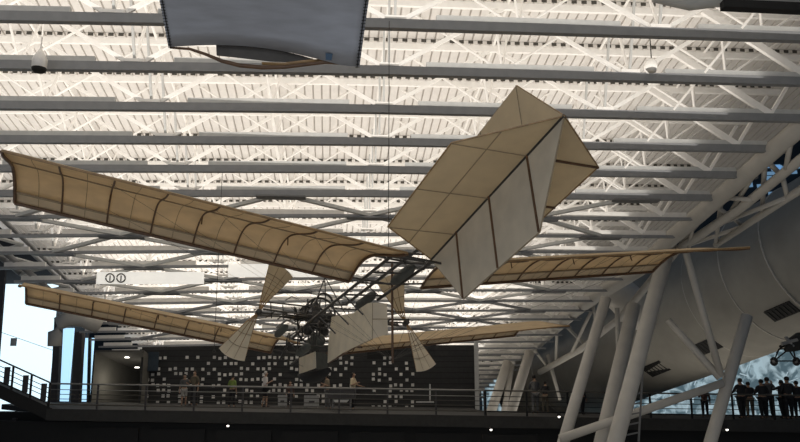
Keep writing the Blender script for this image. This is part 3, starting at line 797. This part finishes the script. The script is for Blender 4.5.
bm = B(); q = [px(326, 51, 8.9), px(333, 51.5, 8.9), px(332, 58, 8.97), px(326, 57.5, 8.97)]; poly(bm, [p - O - Vector((0,.05,.05)) for p in q], (0, .008, 0)); obj('patch', bm, 'patch', wc)
# inner dark skin and wooden bow
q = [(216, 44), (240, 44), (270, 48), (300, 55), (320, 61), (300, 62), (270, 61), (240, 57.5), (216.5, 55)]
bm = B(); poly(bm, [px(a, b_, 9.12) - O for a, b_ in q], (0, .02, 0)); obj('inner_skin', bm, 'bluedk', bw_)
bm = B(); pts = [(170, 47.5), (190, 49), (205, 54), (222, 61), (240, 65.5), (262, 67.5), (285, 67), (305, 64.5), (325, 62.5), (345, 63.5), (359, 66)]
tube(bm, [px(a, b_, 9.05) - O for a, b_ in pts], [.015, .018, .02, .025, .028, .028, .026, .026, .02, .02, .015], 8); obj('wooden_bow', bm, 'wood', bw_, True)
bm = B(); pts = [(262, 63.5), (285, 64), (305, 61.5), (325, 60)]
tube(bm, [px(a, b_, 9.08) - O for a, b_ in pts], .02, 8); obj('wooden_bow', bm, 'lwood', bw_, True)

# ------------------------------------------------------------------ small aircraft at right edge
sa = empty('light_aircraft', px(785, 345, 27)); O = sa.location.copy(); tag(sa, 'small dark aircraft with two wheels hanging at the far right edge', 'aircraft')
Q = lambda x_, y_, dy=0: px(x_, y_, 27 + dy) - O
bm = B(); tube(bm, [Q(786, 350, -.2), Q(792, 345), Q(800, 341), Q(812, 340), Q(850, 338, 2)], [.08, .24, .3, .3, .12], 14); obj('fuselage', bm, 'black', sa, True)
for (x_, y_, dy) in ((774, 361.5, 0), (796.5, 361.5, .6)):
    bm = B(); torus(bm, Q(x_, y_, dy), (1, .55, 0), .105, .05, 18, 8); wh = obj('wheel', bm, 'rubber', sa, True)
    bm = B(); lathe(bm, Q(x_, y_, dy) - Vector((.04, .02, 0)), (1, .55, 0), ((0, .03), (.03, .07), (.06, .07), (.09, .03))); obj('wheel_hub', bm, 'dgrey', wh, True)
for a, b_ in (((774, 361), (779, 349)), ((774, 361), (790, 348)), ((796, 361), (793, 348)), ((796, 361), (787, 347)), ((774, 361), (796, 361)), ((779, 349), (795, 349))):
    bm = B(); tube(bm, (Q(*a, .1), Q(*b_, .1)), .025, 6); obj('undercarriage_strut', bm, 'black', sa)
for k in range(4):
    a_ = k * PI / 2 + .4; bm = B(); c = Q(789, 342, -.15); tube(bm, (c, c + Vector((math.cos(a_) * .3, -.05, math.sin(a_) * .18))), .06, 8); obj('engine_cylinder', bm, 'dgrey', sa)
bm = B(); tube(bm, (Q(776, 353), Q(783, 345)), .015, 5); tube(bm, (Q(780, 347), Q(800, 338)), .06, 6); obj('strut', bm, 'black', sa)
bm = B(); q = [Q(760, 300, 4), Q(800, 296, 4)]; 

# ------------------------------------------------------------------ people
def mm(name, c, r=.9): 
    if name not in M: M[name] = mat(name, c, r)
    return name
mm('green_shirt', (.17, .24, .055)); mm('white_shirt', (.55, .52, .50)); mm('dark_shirt', (.02, .02, .022)); mm('cream_shirt', (.62, .52, .34))
mm('dark_trousers', (.013, .013, .016)); mm('grey_shorts', (.13, .13, .13)); mm('pale_skirt', (.28, .27, .25)); mm('tan_shirt', (.20, .16, .11)); mm('red_brown_shirt', (.06, .03, .025)); mm('khaki', (.12, .10, .07)); mm('grey_shirt', (.09, .09, .09))

def skin(name, verts, edges, rad, m_, parent, sub=1):
    me = bpy.data.meshes.new(name); me.from_pydata([tuple(v) for v in verts], edges, [])
    bm = bmesh.new(); bm.from_mesh(me); ly = bm.verts.layers.skin.verify(); bm.verts.ensure_lookup_table()
    for i, v in enumerate(bm.verts):
        r_ = rad[i]; v[ly].radius = (r_, r_) if not isinstance(r_, tuple) else r_; v[ly].use_root = i == 0
    bm.to_mesh(me); bm.free(); me.materials.append(M[m_])
    o = bpy.data.objects.new(name, me); C.objects.link(o); o.parent = parent
    s = o.modifiers.new('skin', 'SKIN'); s.use_smooth_shade = True
    d = o.modifiers.new('sub', 'SUBSURF'); d.levels = sub; d.render_levels = sub
    return o

def person(loc, rot, label, shirt='dark_shirt', legs='dark_trousers', hair='hair', h=1.72, arms=((-.05, -.12), (-.05, -.12)), lean=0, stride=.08, shorts=False, longhair=False, bag=None, sleeves=True, group=None):
    """faces -y locally. arms: per side (hand forward, mode): 'rail','down','bent','up'"""
    p = empty('person', loc, rot)
    if loc[0] > 14: p.scale = (1.2, 1.15, 1)
    tag(p, label, 'person', group)
    k = h / 1.72
    V = []; E = []; Rr = []
    def a(x, y, z, r_, par=None):
        V.append(Vector((x, y - lean * max(0, z - .95), z)) * k); Rr.append(r_ * k if not isinstance(r_, tuple) else (r_[0]*k, r_[1]*k))
        if par is not None: E.append((par, len(V) - 1))
        return len(V) - 1
    pel = a(0, 0, .95, (.15, .11)); wa = a(0, 0, 1.1, (.13, .10), pel); ch = a(0, 0, 1.28, (.155, .11), wa); ne0 = a(0, .0, 1.42, (.10, .075), ch); ne = a(0, -.01, 1.49, .05, ne0)
    j = a(0, -.02, 1.545, (.062, .07), ne); hd = a(0, -.015, 1.61, (.074, .09), j); ht = a(0, -.005, 1.68, (.062, .075), hd)
    no = a(0, -.115, 1.59, .012, hd)
    for s in (-1, 1): a(s * .082, 0, 1.60, .012, hd)  # ears
    hands = []; sh_i = []; leg_i = []
    for s, mode in zip((-1, 1), arms):
        sh = a(s * .17, 0, 1.39, .058, ne0)
        if mode == 'rail': el = (s * .24, -.10, 1.14); wr = (s * .20, -.34, 1.08); hdr = Vector((0, -1, -.15))
        elif mode == 'bent': el = (s * .25, .02, 1.12); wr = (s * .16, -.22, 1.22); hdr = Vector((-s * .5, -.7, .3))
        elif mode == 'up': el = (s * .27, -.18, 1.28); wr = (s * .22, -.32, 1.46); hdr = Vector((0, -.4, 1))
        elif mode == 'point': el = (s * .36, -.2, 1.3); wr = (s * .48, -.42, 1.26); hdr = Vector((s*.4, -.8, 0))
        else: el = (s * .235, .02, 1.11); wr = (s * .25, -.04, .86); hdr = Vector((0, -.1, -1))
        e_ = a(*el, .042, sh); w_ = a(*wr, .028, e_)
        hdr.normalize(); pm = Vector(wr) + hdr * .06; pl = a(*pm, (.036, .02), w_)
        sd_ = hdr.cross(Vector((0, 1, 0)) if abs(hdr.y) < .8 else Vector((0, 0, 1))).normalized()
        for f_, (o_, ln) in enumerate(((-.03, .06), (-.01, .075), (.01, .07), (.03, .055))):
            b1 = pm + hdr * .035 + sd_ * o_; f1 = a(*b1, .009, pl); m1 = b1 + hdr * ln * .55 + Vector((0, -.008, 0)); f2 = a(*m1, .008, f1)
            a(*(m1 + hdr * ln * .4 + Vector((-s * .012, -.012, -.01))), .007, f2)
        t1 = a(*(Vector(wr) + hdr * .035 + sd_ * .035), .010, w_); a(*(Vector(wr) + hdr * .07 + sd_ * .058), .009, t1)
        sh_i.append((sh, e_, w_))
    for s in (-1, 1):
        hp = a(s * .09, 0, .88, .09, pel); kn = a(s * .10, -.02 + s * stride * .5, .49, .058, hp); an = a(s * .11, .02 + s * stride, .09, .038, kn)
        he = a(s * .11, .03 + s * stride, .045, .036, an); a(s * .12, -.14 + s * stride, .03, (.04, .024), he); leg_i.append((hp, kn, an, he))
    skin('body', V, E, Rr, 'skin', p)
    # shirt
    def sub(idx, par_edges, radf, name, m_):
        mp_ = {g: i for i, g in enumerate(idx)}
        skin(name, [V[g] for g in idx], [(mp_[x], mp_[y]) for x, y in par_edges], radf, m_, p)
    idx = [ch, wa, pel, ne0]; ed = [(ch, wa), (wa, pel), (ch, ne0)]; rd_ = [(.175*k, .13*k), (.155*k, .125*k), (.165*k, .13*k), (.11*k, .085*k)]
    VV = V
    for (sh, e_, w_) in sh_i:
        idx += [sh, e_]; ed += [(ne0, sh), (sh, e_)]; rd_ += [.072*k, .056*k]
        if sleeves: idx.append(w_); ed.append((e_, w_)); rd_.append(.038*k)
    sub(idx, ed, rd_, 'shirt', shirt)
    idx = [pel]; ed = []; rd_ = [(.165*k, .125*k)]
    for (hp, kn, an, he) in leg_i:
        idx += [hp, kn]; ed += [(pel, hp), (hp, kn)]; rd_ += [.105*k, .078*k]
        if not shorts: idx.append(an); ed.append((kn, an)); rd_.append(.058*k)
    sub(idx, ed, rd_, 'shorts' if shorts else 'trousers', legs)
    for (hp, kn, an, he) in leg_i:
        q_ = V[he]; skin('shoe', [q_, q_ + Vector((0, -.08, -.005)) * k, q_ + Vector((0, -.18, -.012)) * k], [(0, 1), (1, 2)], [.046*k, (.045*k, .038*k), (.042*k, .028*k)], 'dark_trousers', p)
    # hair cap
    c_ = V[hd] + Vector((0, .012, .028)) * k
    bm = B(); bmesh.ops.create_uvsphere(bm, u_segments=14, v_segments=10, radius=1)
    bmesh.ops.delete(bm, geom=[v for v in bm.verts if (v.co.y < -.25 and v.co.z < .35) or v.co.z < (-1.1 if longhair else -.75)], context='VERTS')
    for v in bm.verts:
        if longhair and v.co.z < -.2: v.co.z *= 2.0
        v.co = Vector((v.co.x * .088, v.co.y * .104, v.co.z * .108)) * k + c_
    obj('hair', bm, hair, p, True)
    # eyes
    for s in (-1, 1):
        bm = B(); bmesh.ops.create_uvsphere(bm, u_segments=8, v_segments=6, radius=.011 * k); bmesh.ops.translate(bm, verts=bm.verts, vec=V[hd] + Vector((s * .03, -.083, .015)) * k); obj('eye', bm, 'white', p, True)
    bm = B(); c_ = V[j] + Vector((0, -.075, .0)) * k; box(bm, c_ - Vector((.022, .006, .004)), c_ + Vector((.022, .004, .004))); obj('mouth', bm, 'red_brown_shirt', p)
    return p
def gp(x_, Y): 
    X = (x_ - 400) / F * Y * 0.985 + 0; X = px(x_, 395, Y).x
    return (X, Y, dz(X) + .015)
person(gp(184, 40), .3, 'person in pale shorts standing at the left of the tiled wall pattern', 'grey_shirt', 'pale_skirt', h=1.55, arms=('down', 'bent'), shorts=True, sleeves=False)
person(gp(194, 40.6), -.4, 'person in khaki top beside the person in pale shorts', 'khaki', 'dark_trousers', h=1.74, arms=('bent', 'down'), sleeves=False)
person(gp(232, 39.5), PI - .4, 'person in a green shirt walking past the white squares', 'green_shirt', 'dark_trousers', h=1.55, arms=('down', 'bent'), sleeves=False)
person(gp(265, 40), PI / 2 + .4, 'grey-haired person in a white shirt and dark shorts in profile', 'white_shirt', 'dark_trousers', hair='ghair', h=1.76, arms=('bent', 'down'), shorts=True, sleeves=False)
person(gp(290, 40.4), .2, 'small person in a dark red-brown top beside the white information panels', 'red_brown_shirt', 'dark_trousers', h=1.3, arms=('down', 'down'))
person(gp(328, 38.5), -PI/2 + .3, 'dark-haired person in a tan top leaning at the dark kiosk', 'tan_shirt', 'grey_shorts', h=1.68, arms=('rail', 'bent'), lean=.12, sleeves=False, longhair=True)
person(gp(353, 38.5), PI / 2 - .3, 'dark-haired person in a cream shirt and black trousers at the kiosk', 'cream_shirt', 'dark_trousers', h=1.76, arms=('bent', 'rail'), sleeves=False)
person(gp(535, 37.4), PI, 'person in a grey shirt leaning behind the railing left of the slanted column', 'grey_shirt', 'grey_shorts', h=1.76, arms=('rail', 'rail'), lean=.15)
person(gp(545, 38.2), 2.6, 'stooping dark-clothed person beside the grey-shirted person', 'dark_shirt', 'khaki', h=1.5, arms=('bent', 'bent'), lean=.2)
person(gp(582, 37.5), .5, 'short dark figure half hidden behind the slanted column', 'dark_shirt', h=1.45, arms=('down', 'down'))
person(gp(612, 37.8), .2, 'dark figure standing between the central columns', 'dark_shirt', h=1.75, arms=('down', 'bent'))
person(gp(704, 36.8), 2.9, 'lone slim dark figure close behind the right column', 'red_brown_shirt', h=1.35, arms=('down', 'bent'))
person(gp(741, 36.2), PI + .2, 'broad dark silhouetted person, leftmost of the right group', 'dark_shirt', h=1.75, arms=('point', 'rail'))
person(gp(749, 37), PI - .3, 'dark silhouetted person leaning beside the broad leftmost one', 'dark_shirt', 'khaki', h=1.6, arms=('rail', 'point'), lean=.15)
person(gp(762, 36.4), PI + .1, 'dark silhouetted person in the middle of the right group', 'dark_shirt', h=1.72, arms=('bent', 'bent'))
person(gp(768, 36.9), PI - .2, 'taller silhouetted person close behind the middle of the right group', 'grey_shirt', h=1.82, arms=('up', 'down'))
person(gp(782, 36.6), PI + .3, 'dark silhouetted person with arms raised to chest, right of the middle pair', 'dark_shirt', h=1.7, arms=('bent', 'up'))
person(gp(788, 36.2), PI, 'broad tall dark silhouetted person with back turned near the right edge', 'dark_shirt', h=1.86, arms=('bent', 'bent'))
person(gp(797, 36.9), PI - .2, 'dark silhouetted person, rightmost on the walkway', 'dark_shirt', h=1.68, arms=('down', 'bent'))

# kiosk and information panels
kx, ky, kz = gp(342, 37.6)
ki = empty('kiosk', (kx, ky, kz)); tag(ki, 'dark rounded kiosk console between two visitors', 'kiosk')
bm = B(); prof = [(-.62, .55), (.62, .55), (.66, .75), (.60, .98), (.4, 1.06), (-.4, 1.06), (-.60, .98), (-.66, .75)]
poly(bm, [(x_, -.25, z_) for x_, z_ in prof], (0, .5, 0)); obj('console_body', bm, 'column', ki)
bm = B(); box(bm, (-.45, -.2, 0), (-.38, .2, .55)); box(bm, (.38, -.2, 0), (.45, .2, .55)); obj('stand', bm, 'dgrey', ki)
bm = B(); poly(bm, [(-.4, -.27, .5), (.35, -.27, .5), (.25, -.27, .38), (-.3, -.27, .38)], (0, .1, 0)); obj('pale_shelf', bm, 'lgrey', ki)
M['paper'] = mat('pale_panel', (.30, .30, .29), .8)
for n_, (a, b_, c_, d_) in enumerate(((304, 399, 319, 411), (278, 397, 287, 411))):
    X0, X1 = px(a, 400, 39.5).x, px(c_, 400, 39.5).x; zb_ = dz(X0) + .05
    ip = empty('information_panel', (X0, 39.5, dz(X0) + .015)); tag(ip, ('wide' if n_ == 0 else 'narrow') + ' pale information panel standing low on the walkway', 'sign')
    bm = B(); box(bm, (0, 0, .1), (X1 - X0, .05, .62)); obj('board', bm, 'paper', ip)
    bm = B(); box(bm, (.25 if n_ == 0 else .12, -.02, .28), ((X1 - X0) * .7, 0, .36)); obj('dark_picture', bm, 'column', ip)
    bm = B(); box(bm, (.03, .01, 0), (.08, .04, .1)); box(bm, (X1 - X0 - .08, .01, 0), (X1 - X0 - .03, .04, .1)); obj('feet', bm, 'dgrey', ip)

# ------------------------------------------------------------------ light
def area(name, loc, rot, sx_, sy_, e, col=(1, 1, 1)):
    l = bpy.data.lights.new(name, 'AREA'); l.shape = 'RECTANGLE'; l.size = sx_; l.size_y = sy_; l.energy = e; l.color = col
    o = bpy.data.objects.new(name, l); C.objects.link(o); o.location = loc; o.rotation_euler = rot; return o
vm = 32; c = rw(0, vm, .30); ta = math.atan(TILT)
def uplight(v, L_, e, u0=0, w_=22):
    c = rw(u0, v, .13)
    o = area('roof_uplight', c, (0, 0, 0), w_, L_, e, (1, .95, .89))
    xa = Vector((math.cos(YAW), math.sin(YAW), 0)); ya = Vector((-math.sin(YAW), math.cos(YAW), -TILT)).normalized()
    # light shines along local -Z, so local Z must point down
    za = -(xa.cross(ya)); ya2 = za.cross(xa)
    o.matrix_world = Matrix(((xa.x, ya2.x, za.x, c.x), (xa.y, ya2.y, za.y, c.y), (xa.z, ya2.z, za.z, c.z), (0, 0, 0, 1)))
uplight(19, 24, 1500, -1, 22)
uplight(46, 30, 2500, -1, 20)
area('floor_bounce', (0, 12, .4), (PI, 0, 0), 40, 34, 700, (1, .94, .84))
area('duct_fill', (13, 45, 2.4), (math.radians(-158), 0, math.radians(-14)), 30, 6, 400, (1, .93, .82))
area('front_fill', (-4, -6, 9), (math.radians(78), 0, 0), 16, 8, 700, (.93, .96, 1))
l_ = bpy.data.lights.new('alcove_lamp', 'POINT'); l_.energy = 22; l_.color = (1, .93, .8); l_.shadow_soft_size = .3
o_ = bpy.data.objects.new('alcove_lamp', l_); C.objects.link(o_); o_.location = (px(125, 375, 45).x, 43.6, px(0, 380, 45).z)
w = bpy.data.worlds.new('world'); scn.world = w; w.use_nodes = True
w.node_tree.nodes['Background'].inputs[0].default_value = (.5, .6, .75, 1); w.node_tree.nodes['Background'].inputs[1].default_value = .12
